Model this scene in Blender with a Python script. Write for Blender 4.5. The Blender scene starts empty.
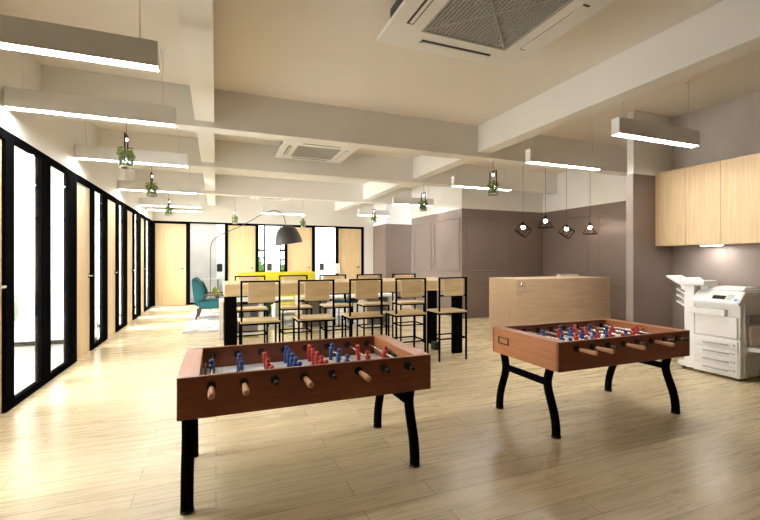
import bpy, bmesh, math, random
from mathutils import Vector, Matrix, Euler
random.seed(7)
sc = bpy.context.scene
COL = sc.collection
PI = math.pi
R = math.radians

# ------------------------------------------------------------------ materials
def new_mat(name):
    m = bpy.data.materials.new(name); m.use_nodes = True
    nt = m.node_tree
    return m, nt, nt.nodes['Principled BSDF']

def pm(name, col, rough=.5, metal=0., var=.0, scale=8., spec=.5, bump=0., stretch=(1, 1, 1)):
    """plain procedural material with a touch of noise in its colour"""
    m, nt, b = new_mat(name)
    b.inputs['Roughness'].default_value = rough
    b.inputs['Metallic'].default_value = metal
    b.inputs['Specular IOR Level'].default_value = spec
    tc = nt.nodes.new('ShaderNodeTexCoord'); mp = nt.nodes.new('ShaderNodeMapping')
    mp.inputs['Scale'].default_value = stretch
    nz = nt.nodes.new('ShaderNodeTexNoise'); nz.inputs['Scale'].default_value = scale; nz.inputs['Detail'].default_value = 4
    nt.links.new(tc.outputs['Object'], mp.inputs[0]); nt.links.new(mp.outputs[0], nz.inputs['Vector'])
    rp = nt.nodes.new('ShaderNodeValToRGB')
    lo = [max(0, c * (1 - var)) for c in col]; hi = [min(1, c * (1 + var)) for c in col]
    rp.color_ramp.elements[0].position = .3; rp.color_ramp.elements[1].position = .7
    rp.color_ramp.elements[0].color = (*lo, 1); rp.color_ramp.elements[1].color = (*hi, 1)
    nt.links.new(nz.outputs['Fac'], rp.inputs[0]); nt.links.new(rp.outputs[0], b.inputs['Base Color'])
    if bump:
        bp = nt.nodes.new('ShaderNodeBump'); bp.inputs['Strength'].default_value = bump; bp.inputs['Distance'].default_value = .01
        nt.links.new(nz.outputs['Fac'], bp.inputs['Height']); nt.links.new(bp.outputs[0], b.inputs['Normal'])
    return m

def wood(name, c1, c2, grain=(1, 12, 12), scale=3., rough=.4, spec=.4):
    """veneer: noise stretched along one axis"""
    m, nt, b = new_mat(name)
    b.inputs['Roughness'].default_value = rough; b.inputs['Specular IOR Level'].default_value = spec
    tc = nt.nodes.new('ShaderNodeTexCoord'); mp = nt.nodes.new('ShaderNodeMapping')
    mp.inputs['Scale'].default_value = grain
    nz = nt.nodes.new('ShaderNodeTexNoise'); nz.inputs['Scale'].default_value = scale
    nz.inputs['Detail'].default_value = 6; nz.inputs['Distortion'].default_value = .4
    rp = nt.nodes.new('ShaderNodeValToRGB')
    rp.color_ramp.elements[0].position = .32; rp.color_ramp.elements[1].position = .68
    rp.color_ramp.elements[0].color = (*c1, 1); rp.color_ramp.elements[1].color = (*c2, 1)
    nt.links.new(tc.outputs['Object'], mp.inputs[0]); nt.links.new(mp.outputs[0], nz.inputs['Vector'])
    nt.links.new(nz.outputs['Fac'], rp.inputs[0]); nt.links.new(rp.outputs[0], b.inputs['Base Color'])
    return m

def glow(name, col, strength):
    m, nt, b = new_mat(name)
    b.inputs['Base Color'].default_value = (*col, 1)
    b.inputs['Emission Color'].default_value = (*col, 1)
    b.inputs['Emission Strength'].default_value = strength
    return m

def glass(name, tint=(.96, .98, .98), refl=.07, rough=.02):
    m = bpy.data.materials.new(name); m.use_nodes = True
    nt = m.node_tree; nt.nodes.clear()
    out = nt.nodes.new('ShaderNodeOutputMaterial'); mix = nt.nodes.new('ShaderNodeMixShader')
    tr = nt.nodes.new('ShaderNodeBsdfTransparent'); gl = nt.nodes.new('ShaderNodeBsdfGlossy')
    tr.inputs[0].default_value = (*tint, 1); gl.inputs['Roughness'].default_value = rough
    lw = nt.nodes.new('ShaderNodeLayerWeight'); lw.inputs[0].default_value = .25
    mth = nt.nodes.new('ShaderNodeMath'); mth.operation = 'MULTIPLY'; mth.inputs[1].default_value = refl * 5
    ad = nt.nodes.new('ShaderNodeMath'); ad.operation = 'ADD'; ad.inputs[1].default_value = refl * .4
    nt.links.new(lw.outputs['Fresnel'], mth.inputs[0]); nt.links.new(mth.outputs[0], ad.inputs[0])
    nt.links.new(ad.outputs[0], mix.inputs[0]); nt.links.new(tr.outputs[0], mix.inputs[1]); nt.links.new(gl.outputs[0], mix.inputs[2])
    nt.links.new(mix.outputs[0], out.inputs[0])
    return m

def floor_mat():
    m, nt, b = new_mat('oak_plank_floor')
    L = nt.links
    tc = nt.nodes.new('ShaderNodeTexCoord')
    br = nt.nodes.new('ShaderNodeTexBrick')
    br.offset = .37; br.offset_frequency = 2; br.squash = 1
    br.inputs['Scale'].default_value = 1
    br.inputs['Brick Width'].default_value = 1.22; br.inputs['Row Height'].default_value = .168
    br.inputs['Mortar Size'].default_value = .0022; br.inputs['Mortar Smooth'].default_value = .2
    br.inputs['Color1'].default_value = (0, 0, 0, 1); br.inputs['Color2'].default_value = (1, 1, 1, 1)
    br.inputs['Mortar'].default_value = (.5, .5, .5, 1)
    L.new(tc.outputs['Object'], br.inputs['Vector'])
    # per-plank offset so the grain breaks at the seams
    sp = nt.nodes.new('ShaderNodeSeparateColor'); L.new(br.outputs['Color'], sp.inputs[0])
    cm = nt.nodes.new('ShaderNodeCombineXYZ')
    mu = nt.nodes.new('ShaderNodeMath'); mu.operation = 'MULTIPLY'; mu.inputs[1].default_value = 37.
    L.new(sp.outputs[0], mu.inputs[0]); L.new(mu.outputs[0], cm.inputs[0]); L.new(mu.outputs[0], cm.inputs[2])
    va = nt.nodes.new('ShaderNodeVectorMath'); va.operation = 'ADD'
    L.new(tc.outputs['Object'], va.inputs[0]); L.new(cm.outputs[0], va.inputs[1])
    mp = nt.nodes.new('ShaderNodeMapping'); mp.inputs['Scale'].default_value = (.55, 9, 1)
    L.new(va.outputs[0], mp.inputs[0])
    nz = nt.nodes.new('ShaderNodeTexNoise'); nz.inputs['Scale'].default_value = 3.2; nz.inputs['Detail'].default_value = 8
    nz.inputs['Distortion'].default_value = 1.1
    L.new(mp.outputs[0], nz.inputs['Vector'])
    rp = nt.nodes.new('ShaderNodeValToRGB')
    rp.color_ramp.elements[0].position = .25; rp.color_ramp.elements[0].color = (.60, .49, .295, 1)
    rp.color_ramp.elements[1].position = .72; rp.color_ramp.elements[1].color = (.655, .545, .35, 1)
    L.new(nz.outputs['Fac'], rp.inputs[0])
    hs = nt.nodes.new('ShaderNodeHueSaturation')
    mr = nt.nodes.new('ShaderNodeMapRange'); mr.inputs['To Min'].default_value = .91; mr.inputs['To Max'].default_value = 1.06
    L.new(sp.outputs[0], mr.inputs['Value']); L.new(mr.outputs[0], hs.inputs['Value']); L.new(rp.outputs[0], hs.inputs['Color'])
    mx = nt.nodes.new('ShaderNodeMix'); mx.data_type = 'RGBA'
    mx.inputs['B'].default_value = (.22, .15, .08, 1)
    L.new(br.outputs['Fac'], mx.inputs['Factor']); L.new(hs.outputs['Color'], mx.inputs['A'])
    L.new(mx.outputs['Result'], b.inputs['Base Color'])
    rr = nt.nodes.new('ShaderNodeMapRange'); rr.inputs['To Min'].default_value = .2; rr.inputs['To Max'].default_value = .36
    L.new(nz.outputs['Fac'], rr.inputs['Value']); L.new(rr.outputs[0], b.inputs['Roughness'])
    b.inputs['Specular IOR Level'].default_value = .5
    return m

def rug_mat():
    m, nt, b = new_mat('marbled_rug')
    tc = nt.nodes.new('ShaderNodeTexCoord')
    nz = nt.nodes.new('ShaderNodeTexNoise'); nz.inputs['Scale'].default_value = 2.2; nz.inputs['Detail'].default_value = 8; nz.inputs['Distortion'].default_value = 2.
    rp = nt.nodes.new('ShaderNodeValToRGB')
    rp.color_ramp.elements[0].position = .35; rp.color_ramp.elements[0].color = (.30, .31, .34, 1)
    rp.color_ramp.elements[1].position = .55; rp.color_ramp.elements[1].color = (.66, .66, .66, 1)
    nt.links.new(tc.outputs['Object'], nz.inputs['Vector']); nt.links.new(nz.outputs['Fac'], rp.inputs[0])
    nt.links.new(rp.outputs[0], b.inputs['Base Color']); b.inputs['Roughness'].default_value = .95
    return m

M = dict(
    floor=floor_mat(), rug=rug_mat(),
    paint=pm('warm_white_paint', (.79, .775, .745), .75, var=.02, scale=1.5, spec=.25),
    ceil=pm('ceiling_paint', (.79, .745, .695), .8, var=.025, scale=.8, spec=.2),
    white_wall=pm('white_plaster', (.84, .84, .83), .8, var=.015, scale=1.2),
    grey_wall=pm('grey_plaster', (.55, .51, .47), .7, var=.10, scale=1.6),
    taupe=pm('taupe_panel_paint', (.19, .142, .118), .42, var=.04, scale=2., spec=.45),
    taupe2=pm('taupe_wall_paint', (.26, .21, .18), .5, var=.04, scale=2., spec=.4),
    door=wood('maple_door_veneer', (.70, .51, .28), (.79, .62, .39), (14, 14, .5), 2.2, .38),
    black=pm('black_powder_coat', (.0045, .0045, .005), .6, var=.1, scale=20, spec=0.),
    blackrub=pm('black_rubber', (.012, .011, .011), .6, var=.1, scale=20),
    chrome=pm('brushed_chrome', (.72, .71, .69), .25, 1., var=.04, scale=30),
    darkmetal=pm('bronze_metal', (.07, .06, .05), .35, .8, var=.1, scale=20),
    shade=pm('charcoal_shade', (.034, .031, .028), .5, .1, var=.1, scale=10),
    cherry=wood('cherry_veneer_shaded', (.225, .066, .026), (.29, .094, .038), (1.2, 14, 14), 3., .32, .45),  # long sides: shade of the table front painted in as a darker veneer
    cherry_lit=wood('cherry_veneer_lit', (.39, .145, .055), (.48, .19, .076), (14, 1.2, 14), 3., .32, .45),  # same veneer painted lighter for the ends, as if lit from the left
    grip=wood('beech_grip', (.50, .24, .11), (.60, .31, .16), (6, 1, 6), 8., .45),
    field=pm('pale_playfield', (.72, .74, .76), .4, var=.06, scale=10),
    red=pm('red_player_plastic', (.60, .032, .015), .35, var=.06, scale=20),
    blue=pm('blue_player_plastic', (.018, .075, .30), .35, var=.06, scale=20),
    oak=wood('light_oak', (.72, .54, .29), (.84, .68, .42), (1.5, 14, 14), 3., .45),
    oakv=wood('light_oak_upright', (.64, .45, .25), (.74, .555, .335), (14, 14, .8), 2.5, .45),
    counter=wood('birch_counter', (.56, .40, .26), (.66, .49, .33), (1, 12, 9), 2.5, .45),
    white=pm('white_plastic', (.80, .80, .79), .35, var=.015, scale=6),
    whitegrey=pm('light_grey_plastic', (.55, .55, .55), .4, var=.03, scale=6),
    handlegrey=pm('mid_grey_plastic', (.36, .36, .36), .4, var=.03, scale=6),
    greytray=pm('grey_plastic', (.25, .24, .24), .4, var=.03, scale=6),
    screen=pm('dark_display', (.03, .028, .02), .2, var=.1, scale=30),
    bluebtn=pm('blue_button', (.05, .22, .55), .3, var=.05),
    glareteal=pm('teal_fabric_glare', (.42, .56, .56), .8, var=.05, scale=20),  # teal with the glare of the glass painted in as a paler tone
    teal=pm('teal_velvet', (.003, .10, .115), .75, var=.12, scale=25),
    tealdark=pm('dark_teal_fabric', (.004, .035, .042), .7, var=.12, scale=25),
    walnut=wood('walnut_leg', (.10, .045, .02), (.16, .08, .04), (8, 8, 1), 5.),
    olive=pm('olive_cushion', (.28, .33, .035), .85, var=.15, scale=20),
    yellow=pm('yellow_fabric', (.82, .70, .03), .8, var=.05, scale=20),
    leaf=pm('leaf_green', (.27, .39, .085), .5, var=.5, scale=40),
    hedge=pm('hedge_green', (.10, .22, .05), .7, var=.5, scale=12),
    soil=pm('potting_soil', (.05, .035, .02), .9, var=.3, scale=40),
    grey_floor=pm('pale_grey_tile', (.36, .36, .365), .35, var=.08, scale=1.5),
    cream=pm('cream_laminate', (.72, .66, .57), .45, var=.03, scale=5),
    greyback=pm('grey_laminate', (.30, .285, .27), .5, var=.08, scale=6),
    grille=pm('grey_grille_plastic', (.42, .41, .39), .5, var=.05, scale=30),
    darkslot=pm('dark_recess', (.05, .05, .05), .7, var=.1),
    lampwhite=pm('white_lamp_fabric', (.85, .84, .80), .8, var=.02, scale=20),
    strip=glow('led_diffuser', (1., .97, .93), 30.),
    bulb=glow('lit_bulb', (1., .95, .86), 4.), warmbulb=glow('warm_lit_bulb', (1., .86, .68), 55.),
    glass=glass('clear_glass', refl=.03), jar=glass('jar_glass', (.95, .97, .95), .12),
)

# ------------------------------------------------------------------ mesh helpers
class MB:
    def __init__(s): s.bm = bmesh.new()
    def box(s, x0, x1, y0, y1, z0, z1, bevel=0., mat=None, seg=2):
        t = bmesh.new()
        bmesh.ops.create_cube(t, size=1)
        for v in t.verts:
            v.co = Vector(((x0 + x1) / 2 + v.co.x * (x1 - x0), (y0 + y1) / 2 + v.co.y * (y1 - y0), (z0 + z1) / 2 + v.co.z * (z1 - z0)))
        if bevel: bmesh.ops.bevel(t, geom=t.edges[:], offset=bevel, segments=seg, affect='EDGES', profile=.5)
        return s.add(t, mat)
    def add(s, t, mat=None):
        if mat is not None: bmesh.ops.transform(t, matrix=mat, verts=t.verts[:])
        me = bpy.data.meshes.new('tmp'); t.to_mesh(me); t.free()
        s.bm.from_mesh(me); bpy.data.meshes.remove(me)
        return s
    def cyl(s, p0, p1, r0, r1=None, seg=14, caps=True):
        p0, p1 = Vector(p0), Vector(p1); r1 = r0 if r1 is None else r1
        d = p1 - p0; q = d.to_track_quat('Z', 'Y')
        t = bmesh.new()
        bmesh.ops.create_cone(t, cap_ends=caps, segments=seg, radius1=r0, radius2=r1, depth=d.length)
        return s.add(t, Matrix.Translation((p0 + p1) / 2) @ q.to_matrix().to_4x4())
    def sphere(s, c, r, seg=12, scale=(1, 1, 1)):
        t = bmesh.new(); bmesh.ops.create_uvsphere(t, u_segments=seg, v_segments=max(6, seg // 2 + 2), radius=r)
        return s.add(t, Matrix.Translation(c) @ Matrix.Diagonal((*scale, 1)))
    def prism(s, pts, axis, a0, a1, bevel=0.):
        """polygon in the plane perpendicular to axis, extruded a0..a1"""
        def to3(u, v, a): return {'x': (a, u, v), 'y': (u, a, v), 'z': (u, v, a)}[axis]
        t = bmesh.new()
        A = [t.verts.new(to3(u, v, a0)) for u, v in pts]; B = [t.verts.new(to3(u, v, a1)) for u, v in pts]
        n = len(pts)
        t.faces.new(A); t.faces.new(B[::-1])
        for i in range(n): t.faces.new((A[i], B[i], B[(i + 1) % n], A[(i + 1) % n]))
        bmesh.ops.recalc_face_normals(t, faces=t.faces[:])
        if bevel: bmesh.ops.bevel(t, geom=t.edges[:], offset=bevel, segments=2, affect='EDGES')
        return s.add(t)
    def tube(s, pts, r, seg=10, closed=False, square=None, r_end=None):
        """sweep a round (or square=(half u, half v)) section along a polyline"""
        P = [Vector(p) for p in pts]; n = len(P)
        t = bmesh.new(); rings = []
        up0 = None
        for i in range(n):
            if closed: d = (P[(i + 1) % n] - P[i - 1]).normalized()
            else: d = (P[min(i + 1, n - 1)] - P[max(i - 1, 0)]).normalized()
            if up0 is None: up0 = Vector((1, 0, 0)) if abs(d.x) < .8 else Vector((0, 0, 1))
            u = (up0 - d * up0.dot(d)).normalized(); v = d.cross(u); up0 = u
            rr = r if r_end is None else r + (r_end - r) * i / (n - 1)
            ring = []
            if square:
                for a, b in ((-1, -1), (1, -1), (1, 1), (-1, 1)): ring.append(t.verts.new(P[i] + u * a * square[0] + v * b * square[1]))
            else:
                for k in range(seg):
                    a = 2 * PI * k / seg; ring.append(t.verts.new(P[i] + u * math.cos(a) * rr + v * math.sin(a) * rr))
            rings.append(ring)
        m = len(rings[0])
        for i in range(n if closed else n - 1):
            a, b = rings[i], rings[(i + 1) % n]
            for k in range(m): t.faces.new((a[k], a[(k + 1) % m], b[(k + 1) % m], b[k]))
        if not closed: t.faces.new(rings[0][::-1]); t.faces.new(rings[-1])
        bmesh.ops.recalc_face_normals(t, faces=t.faces[:])
        return s.add(t)
    def lathe(s, prof, seg=28, centre=(0, 0, 0), mat=None):
        t = bmesh.new(); rings = []
        for r, z in prof:
            if r < 1e-5: rings.append([t.verts.new((centre[0], centre[1], centre[2] + z))])
            else: rings.append([t.verts.new((centre[0] + r * math.cos(2 * PI * k / seg), centre[1] + r * math.sin(2 * PI * k / seg), centre[2] + z)) for k in range(seg)])
        for a, b in zip(rings, rings[1:]):
            for k in range(seg):
                va = [a[k % len(a)], a[(k + 1) % len(a)]] if len(a) > 1 else [a[0]]
                vb = [b[(k + 1) % len(b)], b[k % len(b)]] if len(b) > 1 else [b[0]]
                if len(va) + len(vb) > 2: t.faces.new(va + vb)
        bmesh.ops.recalc_face_normals(t, faces=t.faces[:])
        return s.add(t, mat)
    def build(s, name, mat, parent=None, loc=None, smooth=False, rot=None):
        me = bpy.data.meshes.new(name); s.bm.to_mesh(me); s.bm.free()
        me.materials.append(M[mat] if isinstance(mat, str) else mat)
        if smooth:
            for p in me.polygons: p.use_smooth = True
            try: me.set_sharp_from_angle(angle=R(38))
            except Exception: pass
        o = bpy.data.objects.new(name, me); COL.objects.link(o)
        if parent is not None: o.parent = parent
        if loc is not None: o.location = loc
        if rot is not None: o.rotation_euler = rot
        return o

def tag(o, label=None, cat=None, group=None, kind=None):
    if label: o['label'] = label
    if cat: o['category'] = cat
    if group: o['group'] = group
    if kind: o['kind'] = kind
    return o
def thing(name, label, cat, loc=(0, 0, 0), group=None, rz=0.):
    o = bpy.data.objects.new(name, None); COL.objects.link(o); o.empty_display_size = .1
    o.location = loc; o.rotation_euler = (0, 0, rz)
    return tag(o, label, cat, group)
def struct(o): o['kind'] = 'structure'; return o
def sbox(name, mat, *a, bevel=0., parent=None): 
    o = MB().box(*a, bevel=bevel).build(name, mat, parent)
    return struct(o) if parent is None else o
def copy_tree(o, parent=None):
    c = o.copy(); COL.objects.link(c)
    if parent is not None: c.parent = parent
    for ch in list(o.children): copy_tree(ch, c)
    return c

# ------------------------------------------------------------------ room shell
XL, YB, ZC, FT = -1.785, 14.25, 3.55, 2.59
Y0 = -2.5; XO = -5.2
sbox('floor', 'floor', XL - .06, 8.1, Y0, YB + .06, -.1, 0)
sbox('ceiling', 'ceil', XL - .2, 8.1, Y0, YB + .2, ZC, ZC + .1)
sbox('wall_left', 'paint', XL - .12, XL, Y0, YB + .12, FT, ZC)
sbox('wall_back', 'paint', XL, 5.36, YB, YB + .12, 2.60, ZC)
sbox('wall_back', 'paint', 5.006, 5.40, YB, YB + .12, 0, 2.60)
sbox('wall_daylight_block', 'white_wall', XO - .1, XO, Y0, 3.25, -.1, 3.05)  # unseen solid wall, added to keep daylight out of the near offices
sbox('wall_front_light_block', 'taupe', XL - .12, 6.5, Y0 - .1, Y0, 0, ZC)  # unseen, added behind the camera and kept dark to hold frontal light down
sbox('wall_right', 'grey_wall', 6.40, 6.52, Y0, 4.2, 2.64, ZC)
sbox('wall_right', 'taupe2', 6.40, 6.52, Y0, 4.2, 0, 2.64)
sbox('wall_nook', 'white_wall', 7.90, 8.02, 4.3, 8.47, 2.63, ZC)
sbox('wall_nook', 'taupe', 7.90, 8.02, 4.3, 8.47, 0, 2.63)

def frame_ring(mb, axis, plane, u0, u1, z0, z1, w=.028, dep=.014):
    """a picture-frame moulding standing off a wall; plane = wall face, dep signed"""
    for (a, b, c, d) in ((u0, u1, z0, z0 + w), (u0, u1, z1 - w, z1), (u0, u0 + w, z0 + w, z1 - w), (u1 - w, u1, z0 + w, z1 - w)):
        lo, hi = min(plane, plane + dep), max(plane, plane + dep)
        if axis == 'x': mb.box(lo, hi, a, b, c, d, .005, seg=1)
        else: mb.box(a, b, lo, hi, c, d, .005, seg=1)

# block of taupe panelled wall beside the bar table (its left flank and its front)
b2 = sbox('wall_panelled', 'taupe', 5.44, 8.02, 8.47, 11.2, 0, 2.63)
sbox('wall_panelled', 'paint', 5.44, 8.02, 8.47, 11.2, 2.63, ZC)
t = MB()
for (u0, u1) in ((9.97, 11.03), (8.56, 9.83)):
    frame_ring(t, 'x', 5.44, u0, u1, 1.12, 2.42, dep=-.014); frame_ring(t, 'x', 5.44, u0, u1, .16, .86, dep=-.014)
for (u0, u1) in ((5.56, 6.62), (6.83, 7.80)):
    frame_ring(t, 'y', 8.47, u0, u1, 1.12, 2.42, dep=-.014); frame_ring(t, 'y', 8.47, u0, u1, .16, .86, dep=-.014)
struct(t.build('trim_1', 'taupe'))
t = MB()
for (u0, u1) in ((7.05, 8.32), (5.75, 6.80), (4.45, 5.50)):
    frame_ring(t, 'x', 7.90, u0, u1, 1.12, 2.42, dep=-.014); frame_ring(t, 'x', 7.90, u0, u1, .16, .86, dep=-.014)
struct(t.build('trim_2', 'taupe'))
t = MB().box(5.425, 5.44, 8.47, 11.2, .0, .10).box(5.425, 8.02, 8.455, 8.47, 0, .10).box(7.885, 7.9, 4.3, 8.455, 0, .10)
struct(t.build('baseboard_panelled', 'taupe'))
# far column
sbox('column', 'taupe', 5.36, 8.02, 13.03, YB, 0, 2.63)
sbox('column', 'white_wall', 5.36, 8.02, 13.03, YB, 2.63, ZC)
t = MB(); frame_ring(t, 'x', 5.36, 13.12, 14.16, 1.12, 2.42, dep=-.014); frame_ring(t, 'x', 5.36, 13.12, 14.16, .16, .86, dep=-.014)
struct(t.build('trim_3', 'taupe'))
# wing wall beside the cabinets
sbox('wall_wing', 'taupe', 5.57, 8.02, 4.20, 4.30, 0, 2.64)
sbox('wall_wing', 'white_wall', 5.57, 8.02, 4.20, 4.30, 2.64, ZC)
struct(MB().box(5.555, 5.57, 4.195, 4.305, 0, 2.64).build('trim_4', 'taupe2'))
# beams
for (a, b, x1) in ((5.62, 5.87, 8.02), (7.98, 8.23, 8.02), (11.20, 11.45, 8.02)):
    sbox('beam', 'paint', XL, x1, a, b, 3.06, ZC)
for (a, b) in ((-.242, -.02), (3.91, 4.15)):
    for (y0, y1) in ((Y0, 5.62), (5.87, 7.98), (8.23, 11.20), (11.45, YB)):
        sbox('beam', 'paint', a, b, y0, y1, 3.13, ZC)

# ---- left glazed wall: doors and windows in black frames
door_no, win_no = [0], [0]
def handle(parent, axis, x, y, z, s):
    m = MB()
    if axis == 'x':       # wall runs along Y, face looks +X
        m.box(x, x + .008, y - .028, y + .028, z - .035, z + .035, .003)
        m.cyl((x, y, z), (x + .05, y, z), .011).box(x + .04, x + .06, y - .11 if s < 0 else y - .012, y + .012 if s < 0 else y + .11, z - .012, z + .012, .005)
    else:                 # face looks -Y
        m.box(x - .028, x + .028, y - .008, y, z - .035, z + .035, .003)
        m.cyl((x, y, z), (x, y - .05, z), .011).box(x - .11 if s < 0 else x - .012, x + .012 if s < 0 else x + .11, y - .06, y - .04, z - .012, z + .012, .005)
    m.build('door_handle', 'chrome', parent, smooth=True)
def left_door(y0, y1):
    door_no[0] += 1
    d = struct(MB().box(XL - .075, XL - .03, y0, y1, .008, 2.50, .003).build('door_%d' % door_no[0], 'door'))
    MB().box(XL - .12, XL, y0 - .001, y1 + .001, 2.50, FT).build('door_head', 'black', d)
    handle(d, 'x', XL - .03, y1 - .07, 1.16, -1)
def left_window(y0, y1, g0, g1):
    """black frame filling y0..y1 with one pane g0..g1"""
    win_no[0] += 1
    w = MB().box(XL - .055, XL, y0, g0, 0, FT).box(XL - .055, XL, g1, y1, 0, FT)
    w.box(XL - .055, XL, g0, g1, 0, .075).box(XL - .055, XL, g0, g1, 2.52, FT)
    o = struct(w.build('window_%d' % win_no[0], 'black'))
    MB().box(XL - .022, XL - .012, g0, g1, .075, 2.52).build('pane', 'glass', o)
left_window(-2.5, -.40, -2.4, -.60)
left_door(-.40, .35)
left_window(.35, 1.98, .52, 1.80)
left_door(1.98, 2.72)
left_window(2.72, 3.98, 2.88, 3.80)
left_door(3.98, 4.78)
left_window(4.78, 5.745, 4.954, 5.60)
left_window(5.745, 6.87, 5.895, 6.512)
D = [6.87, 8.625, 10.38, 12.125]
for k, y in enumerate(D):
    left_door(y, y + (.74 if k < 3 else .66))
    ye = y + (.74 if k < 3 else .66); nxt = D[k + 1] if k < 3 else 14.25
    left_window(ye, nxt, ye + .17, ye + .17 + (.50, .45, .42, .60)[k])
# ---- back glazed wall
def back_door(x0, x1):
    door_no[0] += 1
    d = struct(MB().box(x0, x1, YB + .03, YB + .075, .008, 2.52, .003).build('door_%d' % door_no[0], 'door'))
    MB().box(x0 - .001, x1 + .001, YB, YB + .12, 2.52, 2.60).build('door_head', 'black', d)
    handle(d, 'y', x1 - .10, YB + .03, 1.14, -1)
def back_window(x0, x1, panes):
    win_no[0] += 1
    w = MB(); x = x0
    for (a, b) in panes:
        w.box(x, a, YB, YB + .12, 0, 2.60); x = b
        w.box(a, b, YB, YB + .12, 0, .06).box(a, b, YB, YB + .12, 2.55, 2.60)
    w.box(x, x1, YB, YB + .12, 0, 2.60)
    o = struct(w.build('window_%d' % win_no[0], 'black'))
    for (a, b) in panes: MB().box(a, b, YB + .054, YB + .066, .06, 2.55).build('pane', 'glass', o)
back_window(XL, -1.725, [])
back_door(-1.725, -.869); back_window(-.869, .36, [(-.756, .265)])
back_door(.36, 1.213); back_window(1.213, 2.256, [(1.315, 2.165)])
back_door(2.256, 3.096); back_window(3.096, 4.05, [(3.20, 3.965)])
back_door(4.05, 4.906); back_window(4.906, 5.006, [])

# ---- rooms beyond the glass

sbox('floor_offices', 'grey_floor', XO, XL - .06, Y0, 17.6, -.1, 0)
sbox('ceiling_offices', 'white_wall', XO, XL - .12, Y0, 17.6, 2.95, 3.05)
for y in (-2.5, .43, 3.2, 8.45, 10.2, 11.95, 13.9):
    o = sbox('wall_office', 'white_wall', XO, XL - .12, y - .05, y + .05, 0, 2.95)
    struct(MB().box(XO, XL - .12, y - .065, y - .05, 0, .07).build('baseboard_office', 'black'))
sbox('floor_rear', 'grey_floor', XL - .06, 6.5, YB + .06, 17.6, -.1, 0)
sbox('ceiling_rear', 'white_wall', XL - .12, 6.5, YB + .12, 17.6, 2.95, 3.05)
sbox('wall_rear', 'grey_wall', XL - .12, .28, 17.0, 17.1, 0, 2.95)
sbox('wall_rear', 'white_wall', .02, .45, 16.0, 17.0, 0, 2.95)
for x in (.45, 3.15): sbox('wall_rear', 'white_wall', x, x + .1, YB + .13, 17.0, 0, 2.95)
# facade windows of the rear rooms: piers, mullions and transoms
sbox('wall_rear', 'white_wall', 1.82, 2.38, 17.0, 17.1, 0, 2.95)
sbox('wall_rear', 'white_wall', 3.25, 4.80, 17.0, 17.1, 0, 2.95)
def facade(x0, x1):
    win_no[0] += 1
    m = MB()
    for x in (x0, x1 - .05): m.box(x, x + .05, 17.0, 17.08, 0, 2.95)
    for z in (0, .9, 1.75, 2.87): m.box(x0 + .05, x1 - .05, 17.0, 17.08, z, z + .08)
    o = struct(m.build('window_%d' % win_no[0], 'black'))
    MB().box(x0 + .05, x1 - .05, 17.035, 17.045, .08, 2.87).build('pane', 'glass', o)
facade(.55, 1.82); facade(2.38, 3.15); facade(4.80, 6.5)

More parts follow.
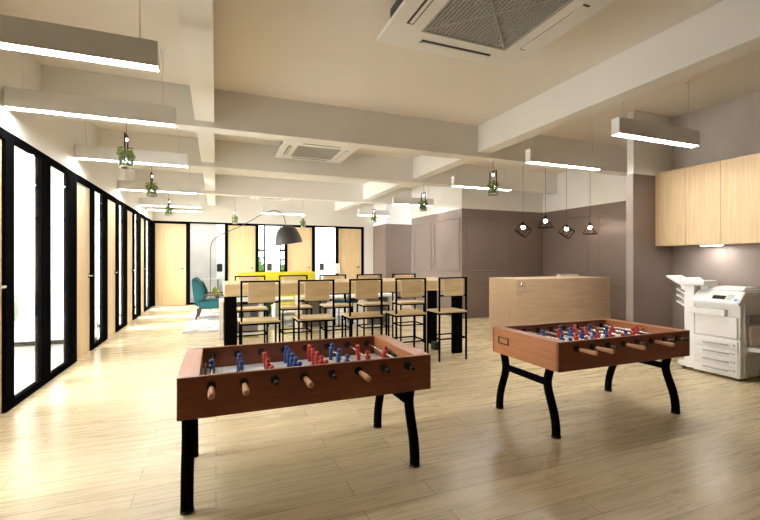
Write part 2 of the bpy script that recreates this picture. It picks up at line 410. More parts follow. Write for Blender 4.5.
# ------------------------------------------------------------------ foosball tables
BL, BW, BZ0, BZ1 = 1.55, .82, .528, .76
def player_mesh():
    m = MB()
    m.box(-.016, .016, -.02, .02, -.028, .022, .006)             # torso
    m.sphere((0, 0, .04), .0165, 10)                             # head
    m.cyl((0, 0, .018), (0, 0, .03), .008, seg=8)
    m.prism([(-.013, -.026), (.013, -.026), (.009, -.066), (-.009, -.066)], 'y', -.015, .015, .002)   # legs
    m.box(-.012, .018, -.013, .013, -.074, -.064, .003)          # foot
    for s in (-1, 1): m.cyl((0, s * .022, .012), (0, s * .026, -.02), .006, .005, 6)
    return m
ROWS = [(1, 'blue'), (2, 'blue'), (3, 'red'), (5, 'blue'), (5, 'red'), (3, 'blue'), (2, 'red'), (1, 'red')]
def foosball(label, loc, legs, hoop):
    t = thing('foosball_table', label, 'foosball table', loc)
    cx = BL / 2; L = -BL / 2; 
    # cabinet: four walls; the end walls are broad
    for s in (-1, 1):
        MB().box(L, -L, s * (BW / 2 - .014) - .014, s * (BW / 2 - .014) + .014, BZ0, BZ1, .003, seg=1).build('side_panel', 'cherry', t)
        x0, x1 = sorted((s * (-L - .11), s * (-L - .0005)))
        MB().box(x0, x1, -BW / 2 + .028, BW / 2 - .028, BZ0, BZ1 - .0005).build('end_panel', 'cherry_lit', t)
    f = MB().box(L + .11, -L - .11, -BW / 2 + .028, BW / 2 - .028, .575, .612).build('playfield', 'field', t)
    for x in (L + .24, 0, -L - .24): MB().box(x - .004, x + .004, -BW / 2 + .03, BW / 2 - .03, .612, .613).build('line_marking', 'whitegrey', f)
    # goals: a hoop on the inside of each end wall
    for s in (-1, 1):
        pts = [(s * (-L - .135), math.cos(a) * .105, .613 + math.sin(a) * .115) for a in [PI * i / 16 for i in range(17)]]
        MB().tube(pts, .006, 8).build('goal_hoop', hoop, t, smooth=True)
        MB().box(s * (-L - .111) - .002, s * (-L - .111) + .002, -.10, .10, .614, .70).build('goal_mouth', 'blackrub', t)
    # maker's plate on the left end
    p = MB(); 
    for (a, b, c_, d) in ((.18, .32, .625, .633), (.18, .32, .680, .688), (.18, .188, .633, .680), (.312, .32, .633, .680)): p.box(L - .006, L, a, b, c_, d)
    p.build('end_plate', 'darkmetal', t)
    hx = [-.023 + .1713 * i - (-.198) - BL / 2 for i in range(8)]
    pm_ = None
    for i, x in enumerate(hx):
        near = i in (0, 1, 3, 5)
        n, colr = ROWS[i]
        r = MB()
        y0, y1 = (-BW / 2 - .06, BW / 2 + .05) if not near else (-BW / 2 - .05, BW / 2 + .06)
        r.cyl((x, y0, .702), (x, y1, .702), .0075, seg=10)
        rod = r.build('rod', 'chrome', t, smooth=True)
        for s in (-1, 1):
            MB().cyl((x, s * (BW / 2 - .034), .702), (x, s * (BW / 2 + .012), .702), .026, seg=16).build('bushing', 'blackrub', rod, smooth=True)
        g = MB()
        ye = -BW / 2 - .06 if not near else BW / 2 + .06
        g.cyl((x, ye, .702), (x, ye + (.03 if near else -.03), .702), .0125, seg=10)
        g.build('end_cap', 'blackrub', rod, smooth=True)
        if near: prof = (-BW / 2 - .045, -BW / 2 - .20)
        else: prof = (BW / 2 + .045, BW / 2 + .20)
        h = MB(); a, b = prof; s = 1 if b > a else -1
        st = [(0, .011), (.012, .014), (.05, .0155), (.11, .0175), (.145, .0175), (.155, .012)]
        for (d0, r0), (d1, r1) in zip(st, st[1:]): h.cyl((x, a + s * d0, .702), (x, a + s * d1, .702), r0, r1, 14)
        h.build('handle', 'grip', rod, smooth=True)
        sp = {1: [0], 2: [-.12, .10], 3: [-.2, 0, .2], 5: [-.26, -.13, 0, .13, .26]}[n]
        sh = {0: 0, 1: .02, 2: -.1, 3: .0, 4: -.02, 5: .03, 6: 0, 7: -.02}[i]
        for y in sp:
            m = player_mesh(); pl = m.build('player', colr, rod, loc=(x, y + sh, .702), rot=(0, (-.12, .1, -.05, .08, 0, .15, -.08, .12)[i], 0), smooth=True)
    # curved legs and cross bars
    for sx in (-1, 1):
        x = sx * .705 + legs
        for sy in (-1, 1):
            prof = [(.122, .534), (.138, .48), (.150, .43), (.150, .39), (.138, .34), (.112, .27), (.086, .20), (.068, .13), (.060, .06), (.060, .0)]
            pts = [(x, sy * (BW / 2 - d), z) for d, z in prof]
            lg = MB().tube(pts, .034, 12).build('leg', 'black', t, smooth=True)
            MB().cyl((x, sy * (BW / 2 - .06), 0), (x, sy * (BW / 2 - .06), .014), .037, seg=14).build('foot_pad', 'blackrub', lg)
        MB().box(x - .022, x + .022, -BW / 2 + .15, BW / 2 - .15, .385, .435, .006).build('crossbar', 'black', t)
    return t
foosball('red-brown foosball table nearest the glazed office doors, its left legs in front', (.577, 2.895, 0), -.022, 'darkmetal')
foosball('red-brown foosball table standing beside the white copier, with red goal hoops', (3.236, 2.885, 0), -.035, 'red')

# ------------------------------------------------------------------ bar table and stools
t = thing('bar_table', 'long high bar table with thick light oak top and black legs', 'table', (1.78, 5.8, 0))
MB().box(-1.69, 1.69, -.45, .45, .955, 1.105, .006).build('tabletop', 'oak', t)
for sx in (-1, 1):
    for sy in (-1, 1):
        MB().box(sx * 1.61 - .065, sx * 1.61 + .065, sy * .385 - .055, sy * .385 + .055, 0, .955, .004).build('leg', 'black', t)
def stool(label, group):
    t = thing('bar_stool', label, 'bar stool', group=group)
    w = .225; d = .34; r = .0105
    f = MB()
    for sx in (-1, 1): f.tube([(sx * (w - r), 0, 0), (sx * (w - r), 0, 1.16 - r)], r, square=(r, r))
    f.box(-w, w, -r, r, 1.16 - 2 * r, 1.16); f.box(-w, w, -r, r, .895, .895 + 2 * r)
    f.build('back_frame', 'black', t)
    MB().box(-.145, .165, -.013, .013, .902, 1.142, .004).build('backrest', 'oak', t)
    MB().box(-w, w, -.012, d + .01, .667, .692, .004).build('seat', 'oak', t)
    u = MB()
    u.box(-w, w, -r, r, .645, .667).box(-w, w, d - r, d + r, .645, .667).box(-w, -w + 2 * r, r, d - r, .645, .667).box(w - 2 * r, w, r, d - r, .645, .667)
    u.build('seat_frame', 'black', t)
    for sx in (-1, 1): MB().box(sx * (w - r) - r, sx * (w - r) + r, d - r, d + r, 0, .645).build('leg', 'black', t)
    g = MB()
    z = .30
    g.box(-w + 2 * r, w - 2 * r, -r * .8, r * .8, z, z + .017).box(-w + 2 * r, w - 2 * r, d - r * .8, d + r * .8, z, z + .017)
    for sx in (-1, 1): g.box(sx * (w - r) - r * .8, sx * (w - r) + r * .8, r, d - r, z, z + .017)
    g.build('footrest', 'black', t)
    return t
xs = [.485, 1.141, 1.785, 2.421, 3.068]
nm = ['leftmost of its row', 'second from the glazed doors', 'middle one', 'fourth from the glazed doors', 'last, nearest the panelled wall']
proto = None
for side in (0, 1):
    for i, x in enumerate(xs):
        lab = ('bar stool on the near side of the bar table, ' if side == 0 else 'bar stool on the far side of the bar table, ') + nm[i]
        if proto is None: o = proto = stool(lab, 'oak and black wire bar stools')
        else: o = copy_tree(proto)
        o['label'] = lab
        if side == 0: o.location = (x, 5.0, 0)
        else: o.location = (x, 6.62, 0); o.rotation_euler = (0, 0, PI)
o = MB().box(-.06, .06, -.05, .05, 0, .12, .006).build('floor_socket_box', 'blackrub', loc=(3.20, 5.72, 0))
tag(o, 'small black box on the floor beneath the bar table', 'box')

# ------------------------------------------------------------------ reception counter
t = thing('reception_counter', 'pale birch counter block with a curled metal ornament', 'counter', (5.75, 5.86, 0))
MB().box(-1.08, 1.07, -.26, .50, 0, 1.077, .004).build('body', 'counter', t)
MB().box(.62, 1.12, .50, .60, 0, 1.105, .004).build('back_panel', 'cream', t)
# comma-shaped ornament
pts = [(-.985 + u * 1.3, -.268, .925 + v * 1.25) for u, v in ((-.012, .045), (-.004, .066), (.018, .070), (.034, .05), (.036, .018), (.026, -.018), (.008, -.05), (-.012, -.072))]
m = MB().tube(pts, .026, 10, r_end=.006); m.sphere(pts[0], .027, 12)
m.build('ornament', 'chrome', t, smooth=True)

# ------------------------------------------------------------------ wall cabinets
ys = [4.198, 3.777, 3.345, 2.90, 2.46]
cn = ['oak wall cabinet in the corner beside the wing wall', 'oak wall cabinet second from the corner, above the copier finisher', 'oak wall cabinet third from the corner, above the copier body', 'oak wall cabinet farthest from the corner']
for i in range(3):
    a, b = ys[i + 1], ys[i]
    t = thing('wall_cabinet', cn[i], 'cabinet', (6.21, (a + b) / 2, 1.61), 'oak wall cabinets over the copier')
    h = (b - a) / 2
    MB().box(-.17, .188, -h + .001, h - .001, 0, 1.06).build('body', 'oakv', t)
    MB().box(-.19, -.171, -h + .002, h - .002, -.004, 1.064, .002).build('door', 'oakv', t)
    if i == 1:
        ul = MB().box(-.07, .05, -.13, .11, -.018, -.0, .003).build('under_light', 'white', t)
        MB().box(-.06, .04, -.12, .10, -.0195, -.018).build('diffuser', 'strip', ul)
# ------------------------------------------------------------------ copier
t = thing('photocopier', 'large white office photocopier with paper drawers and side trays', 'photocopier', (5.58, 2.9, 0))
MB().box(0, .72, 0, .50, .035, .475, .006).build('paper_cabinet', 'white', t)
for i, z in enumerate((.355, .255, .155, .055)):
    d = MB().box(-.012, 0, .02, .485, z, z + .092, .004).build('drawer', 'white', t)
    MB().box(-.028, -.012, .11, .385, z + .042, z + .058, .003).build('handle', 'handlegrey', d)
    k = MB().cyl((-.018, .055, z + .055), (-.012, .055, z + .055), .009, seg=10)
    if i: k.cyl((-.018, .085, z + .06), (-.012, .085, z + .06), .007, seg=10)
    k.build('button', 'greytray', d)
for x in (.05, .65):
    for y in (.06, .44): MB().cyl((x, y - .02, .018), (x, y + .02, .018), .018, seg=12).build('caster', 'greytray', t)
MB().box(.01, .70, .005, .495, .475, .96, .01).build('body', 'white', t)
MB().box(-.008, .01, .03, .48, .49, .735, .006).build('front_door', 'white', t)
# side unit facing the camera: duplex cover and a multi-purpose tray
s = MB().box(.14, .66, -.035, .005, .40, .64, .01).build('side_cover', 'cream', t)
MB().box(.10, .70, -.03, .005, .66, .76, .008).build('side_cover', 'greytray', t)
MB().box(.06, .085, -.012, .005, .42, .92, .004).build('side_rib', 'white', t)
MB().prism([(-.30, .375), (-.30, .385), (0, .40), (0, .345)], 'x', .10, .58).build('bypass_tray', 'white', t)
MB().box(.06, .075, -.012, 0, .10, .28, .003).build('side_grip', 'white', t)
MB().box(.12, .62, -.02, 0, .06, .33, .006).build('side_cover', 'whitegrey', t)
# control panel, sloped
c = MB().prism([(-.055, .875), (-.055, .905), (.085, 1.03), (.12, 1.03), (.12, .875)], 'y', -.01, .50, .006).build('control_panel', 'white', t)
def on_slope(mb, y0, y1, a, b, h=.006):
    p0 = Vector((-.055, 0, .905)); dd = Vector((.14, 0, .125)); n = Vector((-.125, 0, .14)).normalized()
    q = [p0 + dd * a, p0 + dd * b]
    t_ = bmesh.new(); vs = []
    for off in (-.002, h):
        for (p, y) in ((q[0], y0), (q[1], y0), (q[1], y1), (q[0], y1)): vs.append(t_.verts.new(p + n * off + Vector((0, y, 0))))
    for f in ((0, 1, 2, 3), (7, 6, 5, 4), (0, 4, 5, 1), (1, 5, 6, 2), (2, 6, 7, 3), (3, 7, 4, 0)): t_.faces.new([vs[i] for i in f])
    bmesh.ops.recalc_face_normals(t_, faces=t_.faces[:]); mb.add(t_); return mb
on_slope(MB(), .15, .285, .25, .55).build('display', 'screen', c)
on_slope(MB(), .02, .05, .18, .32).build('start_button', 'bluebtn', c)
k = MB()
for i in range(3):
    for j in range(3): on_slope(k, .075 + i * .022, .09 + i * .022, .25 + j * .16, .35 + j * .16, .005)
k.build('keypad', 'whitegrey', c)
MB().box(.12, .70, .0, .50, .96, 1.03, .008).build('scanner_bed', 'white', t)
MB().box(.10, .69, .02, .44, 1.03, 1.055, .008).build('scanner_lid', 'white', t)
MB().prism([(.18, 1.055), (.55, 1.055), (.52, 1.075), (.22, 1.075)], 'y', .06, .40, .004).build('document_feeder', 'cream', t)
MB().box(.08, .15, .38, .47, 1.03, 1.08, .006).build('hinge_cover', 'white', t)
# finisher on the far side
fn = MB().box(.01, .40, .50, .62, .10, 1.09, .008).build('finisher', 'white', t)
MB().box(-.02, .26, .37, .64, 1.085, 1.145, .012).build('finisher_head', 'white', t)
MB().box(-.035, .02, .14, .54, .735, .815, .008).build('paper_path', 'white', t)
MB().box(.0, .5, .50, .70, .045, .11, .006).build('finisher_base', 'white', t)
for x in (.06, .44): MB().cyl((x, .64, .022), (x, .67, .022), .022, seg=12).build('caster', 'greytray', t)
for z in (.80, .88, .96):
    MB().prism([(.60, z - .03), (.75, z + .055), (.75, z + .07), (.60, z - .01)], 'x', .06, .36).build('output_tray', 'white', t)
MB().prism([(.60, 1.01), (.60, 1.13), (.655, 1.175), (.71, 1.155), (.67, 1.01)], 'x', .04, .38, .006).build('tray_bracket', 'white', t)
MB().prism([(.655, 1.05), (.875, 1.17), (.885, 1.195), (.655, 1.085)], 'x', .05, .37, .004).build('output_tray', 'white', t)

# ------------------------------------------------------------------ pendant linear lights
def linear(x0, x1, y, label):
    t = thing('linear_pendant_light', label, 'pendant light', ((x0 + x1) / 2, y + .05, 2.78), 'white linear pendant lights')
    h = (x1 - x0) / 2
    MB().box(-h, h, -.05, .05, .01, .18, .002).box(-h, h, -.05, -.046, 0, .012).box(-h, h, .046, .05, 0, .012).box(-h, -h + .004, -.046, .046, 0, .012).box(h - .004, h, -.046, .046, 0, .012).build('housing', 'white', t)
    MB().box(-h + .004, h - .004, -.046, .046, .002, .0105).build('diffuser', 'strip', t)
    for s in (-1, 1):
        MB().cyl((s * (h - .12), 0, .18), (s * (h - .12), 0, ZC - 2.78), .003, seg=6).build('suspension_wire', 'whitegrey', t)
        MB().cyl((s * (h - .12), 0, ZC - 2.78 - .012), (s * (h - .12), 0, ZC - 2.78), .022, seg=12).build('ceiling_cap', 'white', t)
    return t
lw = ['nearest the camera', 'second from the camera', 'third from the camera', 'fourth from the camera', 'fifth from the camera', 'nearest the back glass wall']
for i, y in enumerate((3.33, 4.70, 6.71, 9.39, 11.9, 12.95)):
    linear(-1.77, -.385, y, 'white pendant light over the left aisle, ' + lw[i])
rw = ['in front of the wall cabinets', 'before the geometric wire pendants', 'over the bar table end near the panelled wall', 'alongside the panelled wall flank', 'in the far bay by the last column']
for i, (a, b, y) in enumerate(((4.08, 5.43, 3.24), (4.09, 5.44, 4.63), (4.11, 5.43, 6.66), (4.05, 5.16, 9.34), (4.07, 5.1, 12.07))):
    linear(a, b, y, 'white pendant light on the right side, ' + rw[i])
linear(1.25, 2.54, 12.65, 'white linear pendant light in the middle, above the lounge')

# ------------------------------------------------------------------ geometric wire pendants
def wire(mb, pts, edges, r=.007):
    for a, b in edges: mb.cyl(pts[a], pts[b], r, seg=8)
    for p in pts: mb.sphere(p, r, 8)
def pendant(kind, x, y, z, label, rz=0.):
    t = thing('wire_pendant_lamp', label, 'pendant lamp', (x, y, z), 'geometric black wire pendant lamps')
    MB().cyl((0, 0, .05), (0, 0, ZC - z), .003, seg=6).build('cord', 'blackrub', t)
    MB().cyl((0, 0, ZC - z - .02), (0, 0, ZC - z), .045, seg=16).build('ceiling_rose', 'black', t)
    MB().cyl((0, 0, 0), (0, 0, .06), .03, .022, seg=14).build('socket', 'black', t)
    MB().sphere((0, 0, -.03), .036, 14).cyl((0, 0, -.01), (0, 0, .0), .02, seg=12).build('bulb', 'warmbulb', t, smooth=True)
    m = MB()
    if kind == 'pyramid':
        h = .215; w = .112
        P = [Vector((0, 0, .045))] + [Matrix.Rotation(rz, 3, 'Z') @ Vector((sx * w, sy * w, -h + .045)) for sx, sy in ((-1, -1), (1, -1), (1, 1), (-1, 1))]
        wire(m, P, [(0, 1), (0, 2), (0, 3), (0, 4), (1, 2), (2, 3), (3, 4), (4, 1)])
    else:
        s = .095
        rot = Matrix.Rotation(rz, 3, 'Z') @ Matrix.Rotation(R(35), 3, 'Y') @ Matrix.Rotation(R(14), 3, 'X')
        P = [rot @ Vector((a * s, b * s, c * s)) + Vector((0, 0, -.09)) for a in (-1, 1) for b in (-1, 1) for c in (-1, 1)]
        E_ = [(i, j) for i in range(8) for j in range(i + 1, 8) if bin(i ^ j).count('1') == 1]
        wire(m, P, E_)
    m.build('wire_frame', 'black', t, smooth=True)
pendant('cube', 5.74, 6.7, 2.09, 'black wire cube pendant lamp, leftmost over the birch counter', R(-14))
pendant('pyramid', 6.315, 6.7, 2.235, 'black wire pyramid pendant lamp between the two cube lamps', .25)
pendant('cube', 6.88, 6.7, 2.085, 'black wire cube pendant lamp between the two pyramid lamps', R(-20))
pendant('pyramid', 7.55, 6.7, 2.135, 'black wire pyramid pendant lamp, rightmost over the birch counter', .45)

# ------------------------------------------------------------------ hanging jar planters
def planter(x, y, zb, ztop, label, seed, sc_=1.):
    rnd = random.Random(seed)
    t = thing('hanging_planter', label, 'hanging plant', (x, y, zb), 'hanging glass jar planters')
    r = .082; h = .15
    MB().lathe([(0, 0), (r, 0), (r, h), (r - .004, h), (r - .004, .006), (0, .006)], 24).build('glass_jar', 'jar', t, smooth=True)
    MB().cyl((0, 0, .007), (0, 0, .022), r - .006, seg=20).build('gravel', 'cream', t)
    f = MB()
    lo = [(0, -r - .004, .07), (0, -r - .004, .40), (0, r + .004, .40), (0, r + .004, .07)]
    f.tube([lo[0], lo[1]], .006, square=(.009, .004)).tube([lo[2], lo[3]], .006, square=(.009, .004)).box(-.009, .009, -r - .008, r + .008, .396, .404)
    f.build('handle_frame', 'darkmetal', t)
    MB().cyl((0, 0, .36), (0, 0, .40), .014, seg=10).build('socket', 'darkmetal', t)
    MB().sphere((0, 0, .343), .02, 10).build('bulb', 'bulb', t, smooth=True)
    MB().cyl((0, 0, .40), (0, 0, ztop - zb), .003, seg=6).build('suspension_wire', 'darkmetal', t)
    b = bmesh.new()
    for i in range(300):
        a = rnd.uniform(0, 2 * PI); q = rnd.random()
        rad = (.03 + .075 * math.sqrt(rnd.random())) * (1 if q < .7 else .8)
        z = .04 + .21 * q * (1 - .3 * abs(math.sin(a * 1.5 + seed)))
        c = Vector((math.cos(a) * rad, math.sin(a) * rad, z))
        l = rnd.uniform(.02, .034); rot = Euler((rnd.uniform(-.9, .9), rnd.uniform(-.9, .9), a)).to_matrix()
        if z < h: c.x *= .66; c.y *= .66; l *= .8
        P = [c + rot @ Vector(v) * l for v in ((-1, 0, 0), (0, -.6, .18), (1, 0, -.1), (0, .6, .18))]
        V = [b.verts.new(p) for p in P]; mid = b.verts.new(c)
        for k in range(4): b.faces.new((V[k], V[(k + 1) % 4], mid))
    mm = MB(); mm.add(b)
    for i in range(8):
        a = i * .785 + seed; mm.cyl((math.cos(a) * .03, math.sin(a) * .03, .045), (math.cos(a) * .06, math.sin(a) * .06, .19), .0025, seg=5)
    fo = mm.build('foliage', 'leaf', t)
    return t
planter(-1.0, 5.745, 2.50, 3.06, 'hanging jar planter nearest the camera over the left aisle', 1)
planter(-1.03, 8.10, 2.50, 3.06, 'hanging jar planter over the left aisle under the second cross beam', 2)
planter(-1.07, 11.32, 2.48, 3.06, 'hanging jar planter over the left aisle under the third cross beam', 3)
planter(.54, 13.4, 2.50, ZC, 'hanging jar planter over the teal armchair side of the lounge', 4)
planter(2.62, 13.4, 2.45, ZC, 'hanging jar planter just behind the big arc lamp shade', 5)
planter(4.30, 5.745, 2.48, 3.06, 'hanging jar planter on the right side, nearest the wire pendants', 6)
planter(4.22, 8.10, 2.47, 3.06, 'hanging jar planter on the right side under the second cross beam', 7)
planter(4.28, 11.32, 2.48, 3.06, 'hanging jar planter on the right side under the third cross beam', 8)

# ------------------------------------------------------------------ ceiling cassette air conditioners
def cassette(cx, cy, z, w, label):
    t = thing('ceiling_air_conditioner', label, 'air conditioner', (cx, cy, z), 'square ceiling cassette air conditioners')
    h = w / 2
    p = MB()
    g = h * .60
    for (a, b, c, d) in ((-h, h, -h, -g), (-h, h, g, h), (-h, -g, -g, g), (g, h, -g, g)): p.box(a, b, c, d, 0, .035)
    p.build('panel', 'white', t)
    MB().box(-h + .09, h - .09, -h + .09, h - .09, .035, ZC - z).build('housing', 'darkslot', t)
    MB().box(-g, g, -g, g, .022, .034).build('filter', 'darkslot', t)
    k = MB()
    n = 26
    for i in range(n):
        u = -g + (i + .5) * 2 * g / n
        k.box(u - .006, u + .006, -g, g, .004, .014); k.box(-g, g, u - .005, u + .005, .008, .02)
    k.tube([(-g, -g, .006), (g, g, .006)], .008, 6).tube([(-g, g, .006), (g, -g, .006)], .008, 6)
    for (a, b, c, d) in ((-g, g, -g, -g + .018), (-g, g, g - .018, g), (-g, -g + .018, -g, g), (g - .018, g, -g, g)): k.box(a, b, c, d, -.002, .016)
    k.build('grille', 'grille', t)
    for (ax, s) in (('x', -1), ('x', 1), ('y', -1), ('y', 1)):
        u0 = s * h * .79; q = h * .50; ww = h * .042
        m = MB(); v = MB()
        if ax == 'y': m.box(-q, q, u0 - ww, u0 + ww, -.003, 0); v.box(-q * .98, q * .98, u0 - ww * .1, u0 + ww * .9, -.007, -.003)
        else: m.box(u0 - ww, u0 + ww, -q, q, -.003, 0); v.box(u0 - ww * (.95 if s > 0 else .35), u0 + ww * (.95 if s > 0 else .6), -q * .95, q * .95, -.007, -.003)
        sl = m.build('air_slot', 'darkslot', t); v.build('louvre', 'white', sl)
    return t
cassette(2.01, 2.66, 3.30, 1.42, 'large ceiling air conditioner nearest the camera with square grille')
cassette(1.64, 7.27, 3.30, 1.24, 'ceiling air conditioner between the first and second cross beams')
cassette(1.58, 12.9, 3.30, 1.20, 'farthest ceiling air conditioner above the lounge')

# ------------------------------------------------------------------ lounge
o = MB().box(-.60, 3.4, 8.74, 12.2, 0, .012, .004).build('rug', 'rug')
tag(o, 'pale grey marbled rug under the lounge seats', 'rug')
def armchair(label, loc, rz, fab='teal'):
    t = thing('armchair', label, 'armchair', loc, 'teal armchairs of the lounge', rz)
    # sits facing +X
    bk = MB().prism([(-.34, .30), (-.20, .30), (-.16, .55), (-.26, .84), (-.31, .955), (-.40, .975), (-.42, .90), (-.39, .6)], 'y', -.33, .33, .03).build('backrest', fab, t, smooth=True)
    for s in (-1, 1):
        MB().prism([(-.36, .48), (-.14, .44), (-.12, .62), (-.22, .84), (-.36, .90)], 'y', s * .37 - .035, s * .37 + .035, .02).build('wing', fab, t, smooth=True)
        MB().box(-.22, .36, s * .37 - .03, s * .37 + .03, .545, .585, .014).build('armrest', 'walnut', t, smooth=True)
        MB().tube([(.31, s * .37, .56), (.33, s * .37, .45), (.30, s * .37, .36)], .02, 8).build('arm_post', 'walnut', t, smooth=True)
    MB().box(-.26, .40, -.36, .36, .24, .44, .045, seg=3).build('seat', fab, t, smooth=True)
    for sx, x0, x1 in ((-1, -.27, -.33), (1, .31, .33)):
        for s in (-1, 1): MB().tube([(x0, s * .28, .26), ((x0 + x1) / 2 + .01, s * .28, .13), (x1, s * .28, 0)], .032, 8, r_end=.018).build('leg', 'walnut', t, smooth=True)
    return t
armchair('teal wing armchair beside the glazed door with an olive cushion', (-.09, 10.85, .0135), R(-4))
m = MB().sphere((0, 0, 0), .17, 16, (.42, 1., .85)).build('cushion', 'olive', loc=(.0, 10.83, .61), rot=(0, R(-18), 0), smooth=True)
tag(m, 'olive green cushion on the teal armchair', 'cushion')
armchair('second teal armchair seen through the stools behind the cream shelf unit', (.72, 9.14, .0135), R(90))

# arc floor lamp
t = thing('arc_floor_lamp', 'tall arc floor lamp with big charcoal dome shade', 'floor lamp', (-.136, 11.75, .012))
MB().cyl((0, 0, 0), (0, 0, .05), .2, seg=28).build('base', 'white', t, smooth=True)
pts = [(0, .05), (0, 1.0), (0, 1.70), (.03, 1.84), (.085, 1.925), (.16, 1.99), (.26, 2.06), (.38, 2.12), (.55, 2.20), (.73, 2.285), (.90, 2.385), (1.08, 2.49), (1.25, 2.61), (1.44, 2.70), (1.60, 2.755), (1.72, 2.75), (1.83, 2.70), (1.89, 2.62), (1.925, 2.5), (1.95, 2.33)]
MB().tube([(x, 0, z) for x, z in pts], .009, 8).build('arc_pole', 'darkmetal', t, smooth=True)
prof = [(.0, .53), (.10, .52), (.115, .50), (.19, .47), (.27, .38), (.33, .24), (.365, .10), (.375, 0), (.36, 0), (.35, .1), (.315, .23), (.26, .36), (.18, .45), (0, .49)]
sh = MB().lathe(prof, 36, mat=Matrix.Translation((2.04, 0, 1.84)) @ Matrix.Rotation(R(-9), 4, 'Y')).build('lamp_shade', 'shade', t, smooth=True)

# white shelf units behind the bar table
def shelf_unit(x0, x1, y, label):
    t = thing('low_shelf_unit', label, 'shelf', ((x0 + x1) / 2, y + .2, 0), 'cream low shelf units')
    h = (x1 - x0) / 2
    MB().box(-h, h, -.2, .2, .655, .70, .004).build('top', 'white', t)
    for s in (-1, 1): MB().box(s * (h - .035) - .035, s * (h - .035) + .035, -.2, .2, 0, .655, .003).build('side_panel', 'cream', t)
    MB().box(-h + .07, h - .07, .12, .15, .05, .655).build('back_panel', 'greyback', t)
    MB().box(-h + .07, h - .07, -.17, .12, .30, .325).build('shelf', 'cream', t)
    MB().box(-h + .07, h - .07, -.17, .15, .05, .075).build('shelf', 'cream', t)
    return t
shelf_unit(.05, .80, 7.78, 'cream low shelf unit standing behind the first two stools')
shelf_unit(1.45, 2.15, 7.85, 'cream low shelf unit in the middle behind the bar table')
shelf_unit(2.75, 3.45, 7.85, 'cream low shelf unit nearest the panelled wall')
rb = random.Random(3)
def bin_box(x, y, z, w, h, m, lab):
    o = MB().box(-w / 2, w / 2, -.11, .11, 0, h, .006).build('storage_box', m, loc=(x, y, z)); tag(o, lab, 'box')
bin_box(.30, 7.93, .325, .16, .2, 'white', 'white storage box on the first cream shelf unit')
bin_box(.52, 7.93, .325, .10, .16, 'greytray', 'narrow dark grey box on the first cream shelf unit')
t = thing('sofa', 'long bright yellow high-backed sofa in the lounge', 'sofa', (1.50, 10.85, .0135))
MB().box(-.98, .98, .12, .32, .12, 1.075, .04, seg=3).build('backrest', 'yellow', t, smooth=True)
MB().box(-.98, .98, -.42, .13, .14, .42, .04, seg=3).build('seat', 'yellow', t, smooth=True)
for s in (-1, 1):
    MB().box(s * .93 - .06, s * .93 + .06, -.42, .14, .12, .62, .04, seg=3).build('armrest', 'yellow', t, smooth=True)
    for y in (-.34, .26): MB().cyl((s * .86, y, 0), (s * .86, y, .15), .016, .024, 10).build('leg', 'walnut', t)
t = thing('coffee_table', 'wide white coffee table between the shelf units and the sofa', 'coffee table', (2.05, 9.65, .0135))
MB().box(-.85, 1.2, -.35, .35, .46, .52, .006).build('tabletop', 'white', t)
for x in (-.8, 1.15):
    MB().box(x - .025, x + .025, -.32, .32, 0, .46, .004).build('leg', 'white', t)
o = MB().box(-.13, .13, -.1, .1, 0, .03, .006).build('book', 'yellow', loc=(1.75, 9.52, .534)); tag(o, 'yellow book lying on the white coffee table', 'book')
def bench(x, y, z, w, lab):
    t = thing('low_stool', lab, 'stool', (x, y, .0135 if y > 8.7 else 0), 'dark teal low stools')
    MB().box(-w, w, -.2, .2, z - .065, z, .02).build('seat', 'tealdark', t)
    for sx in (-1, 1):
        for sy in (-1, 1): MB().cyl((sx * (w - .06), sy * .15, 0), (sx * (w - .06), sy * .15, z - .06), .012, seg=8).build('leg', 'black', t)
bench(2.50, 9.02, .69, .30, 'taller dark teal upholstered stool behind the middle of the bar table')
bench(2.58, 8.5, .56, .26, 'lower dark teal upholstered stool in front of the taller teal one')
t = thing('console_table', 'slim white console table carrying a white table lamp', 'table', (3.52, 12.6, 0))
MB().box(-.45, .45, -.18, .18, .77, .81, .004).build('tabletop', 'white', t)
for s in (-1, 1): MB().box(s * .42 - .02, s * .42 + .02, -.17, .17, 0, .77, .003).build('side_panel', 'white', t)
t = thing('table_lamp', 'small white table lamp on the slim white console', 'table lamp', (3.50, 12.6, .81))
MB().lathe([(0, 0), (.085, 0), (.085, .02), (.03, .05), (.02, .17), (0, .17)], 20).build('base', 'blackrub', t, smooth=True)
MB().lathe([(.10, .48), (.13, .17), (.125, .17), (.095, .48)], 24).build('lamp_shade', 'lampwhite', t, smooth=True)

# ---- behind the glass: pieces one can make out
t = armchair('teal armchair painted pale with glare, inside the office behind the left glass', (-3.25, 7.7, 0), R(-90), 'glareteal')
del t['group']
def intercom(x, y, lab):
    o = MB().box(-.09, .09, -.02, 0, -.14, .14, .03, seg=3).build('wall_phone', 'blackrub', loc=(x, y, 1.12)); tag(o, lab, 'wall phone')
intercom(.12, 16.0, 'dark wall phone beyond the glass behind the arc lamp pole')
intercom(1.98, 17.0, 'dark wall phone beyond the glass below the dome shade')
intercom(4.1, 17.0, 'dark wall phone beyond the glass beside the table lamp')
t = thing('desk', 'grey glazed desk beyond the rear glass behind the teal armchair', 'desk', (-.5, 15.7, 0))
MB().box(-.6, .6, -.3, .3, .70, .74, .004).build('desktop', 'whitegrey', t)
for s in (-1, 1): MB().box(s * .56 - .02, s * .56 + .02, -.27, .27, 0, .70).build('leg', 'greytray', t)
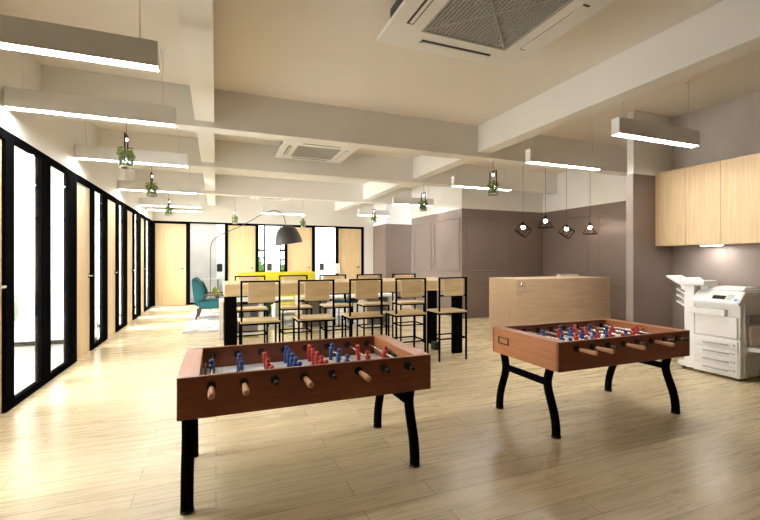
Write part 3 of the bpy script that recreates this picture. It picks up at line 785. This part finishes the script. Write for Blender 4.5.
# hedge outside
b = bmesh.new()
rh = random.Random(11)
m = MB()
for i in range(900):
    c = Vector((rh.uniform(-1, 8), rh.uniform(-.5, .5) + 19.3, rh.uniform(0, 1.5))); l = rh.uniform(.08, .16)
    rot = Euler((rh.uniform(-1.2, 1.2), rh.uniform(-1.2, 1.2), rh.uniform(0, 6.3))).to_matrix()
    V = [b.verts.new(c + rot @ Vector(v) * l) for v in ((-1, 0, 0), (0, -.6, .2), (1, 0, 0), (0, .6, .2))]
    b.faces.new((V[0], V[1], V[2])); b.faces.new((V[0], V[2], V[3]))
m.add(b); m.box(-1, 8, 18.95, 19.65, 0, 1.2)
o = m.build('hedge', 'hedge'); tag(o, 'green hedge outside the rear windows', 'hedge', kind='stuff')
sbox('ground', 'grey_wall', -12, 14, 17.6, 24, -.12, -.02)
sbox('ground', 'grey_wall', -12, XO, Y0 - 2, 17.6, -.12, -.02)

# ------------------------------------------------------------------ light
w = bpy.data.worlds.new('World'); sc.world = w; w.use_nodes = True
bg = w.node_tree.nodes['Background']
bg.inputs[0].default_value = (.93, .96, 1., 1); bg.inputs[1].default_value = 2.2
def area(name, loc, rot, sx, sy, power, col):
    l = bpy.data.lights.new(name, 'AREA'); l.shape = 'RECTANGLE'; l.size = sx; l.size_y = sy; l.energy = power; l.color = col
    o = bpy.data.objects.new(name, l); COL.objects.link(o); o.location = loc; o.rotation_euler = rot
    return o
# daylight through the office facade on the left
for (y0, y1, pw) in ((3.3, 8.35, 300), (8.55, 13.8, 1650)):
    area('office_window_daylight', (XO - .02, (y0 + y1) / 2, 1.5), (0, R(-90), 0), 2.9, y1 - y0, pw, (1., .97, .92))

# added fill lights without fixtures, to brighten the rooms beyond the back glass
area('rear_room_fill', (-.6, 15.8, 2.9), (0, 0, 0), 1.2, 1.2, 14, (1., .98, .95))
area('rear_room_fill', (1.8, 15.8, 2.9), (0, 0, 0), 1.2, 1.2, 50, (1., .98, .95))
area('rear_room_fill', (4.3, 15.8, 2.9), (0, 0, 0), 1.2, 1.2, 50, (1., .98, .95))

# ------------------------------------------------------------------ camera
cam = bpy.data.cameras.new('Camera'); co = bpy.data.objects.new('Camera', cam); COL.objects.link(co)
cam.sensor_width = 36; cam.lens = 415 / 760 * 36; cam.clip_start = .05
co.location = (0, 0, 1.4); co.rotation_euler = (R(90), 0, -math.atan(164 / 415))
sc.camera = co
sc.view_settings.view_transform = 'Standard'; sc.view_settings.look = 'None'
sc.view_settings.gamma = 1; sc.view_settings.exposure = 1.38
sc.view_settings.use_curve_mapping = False
cy = sc.cycles
cy.use_denoising = True
try: cy.denoiser = 'OPENIMAGEDENOISE'
except Exception: pass
cy.max_bounces = 10; cy.diffuse_bounces = 6; cy.glossy_bounces = 4; cy.transparent_max_bounces = 16
cy.sample_clamp_indirect = 6; cy.caustics_reflective = False; cy.caustics_refractive = False
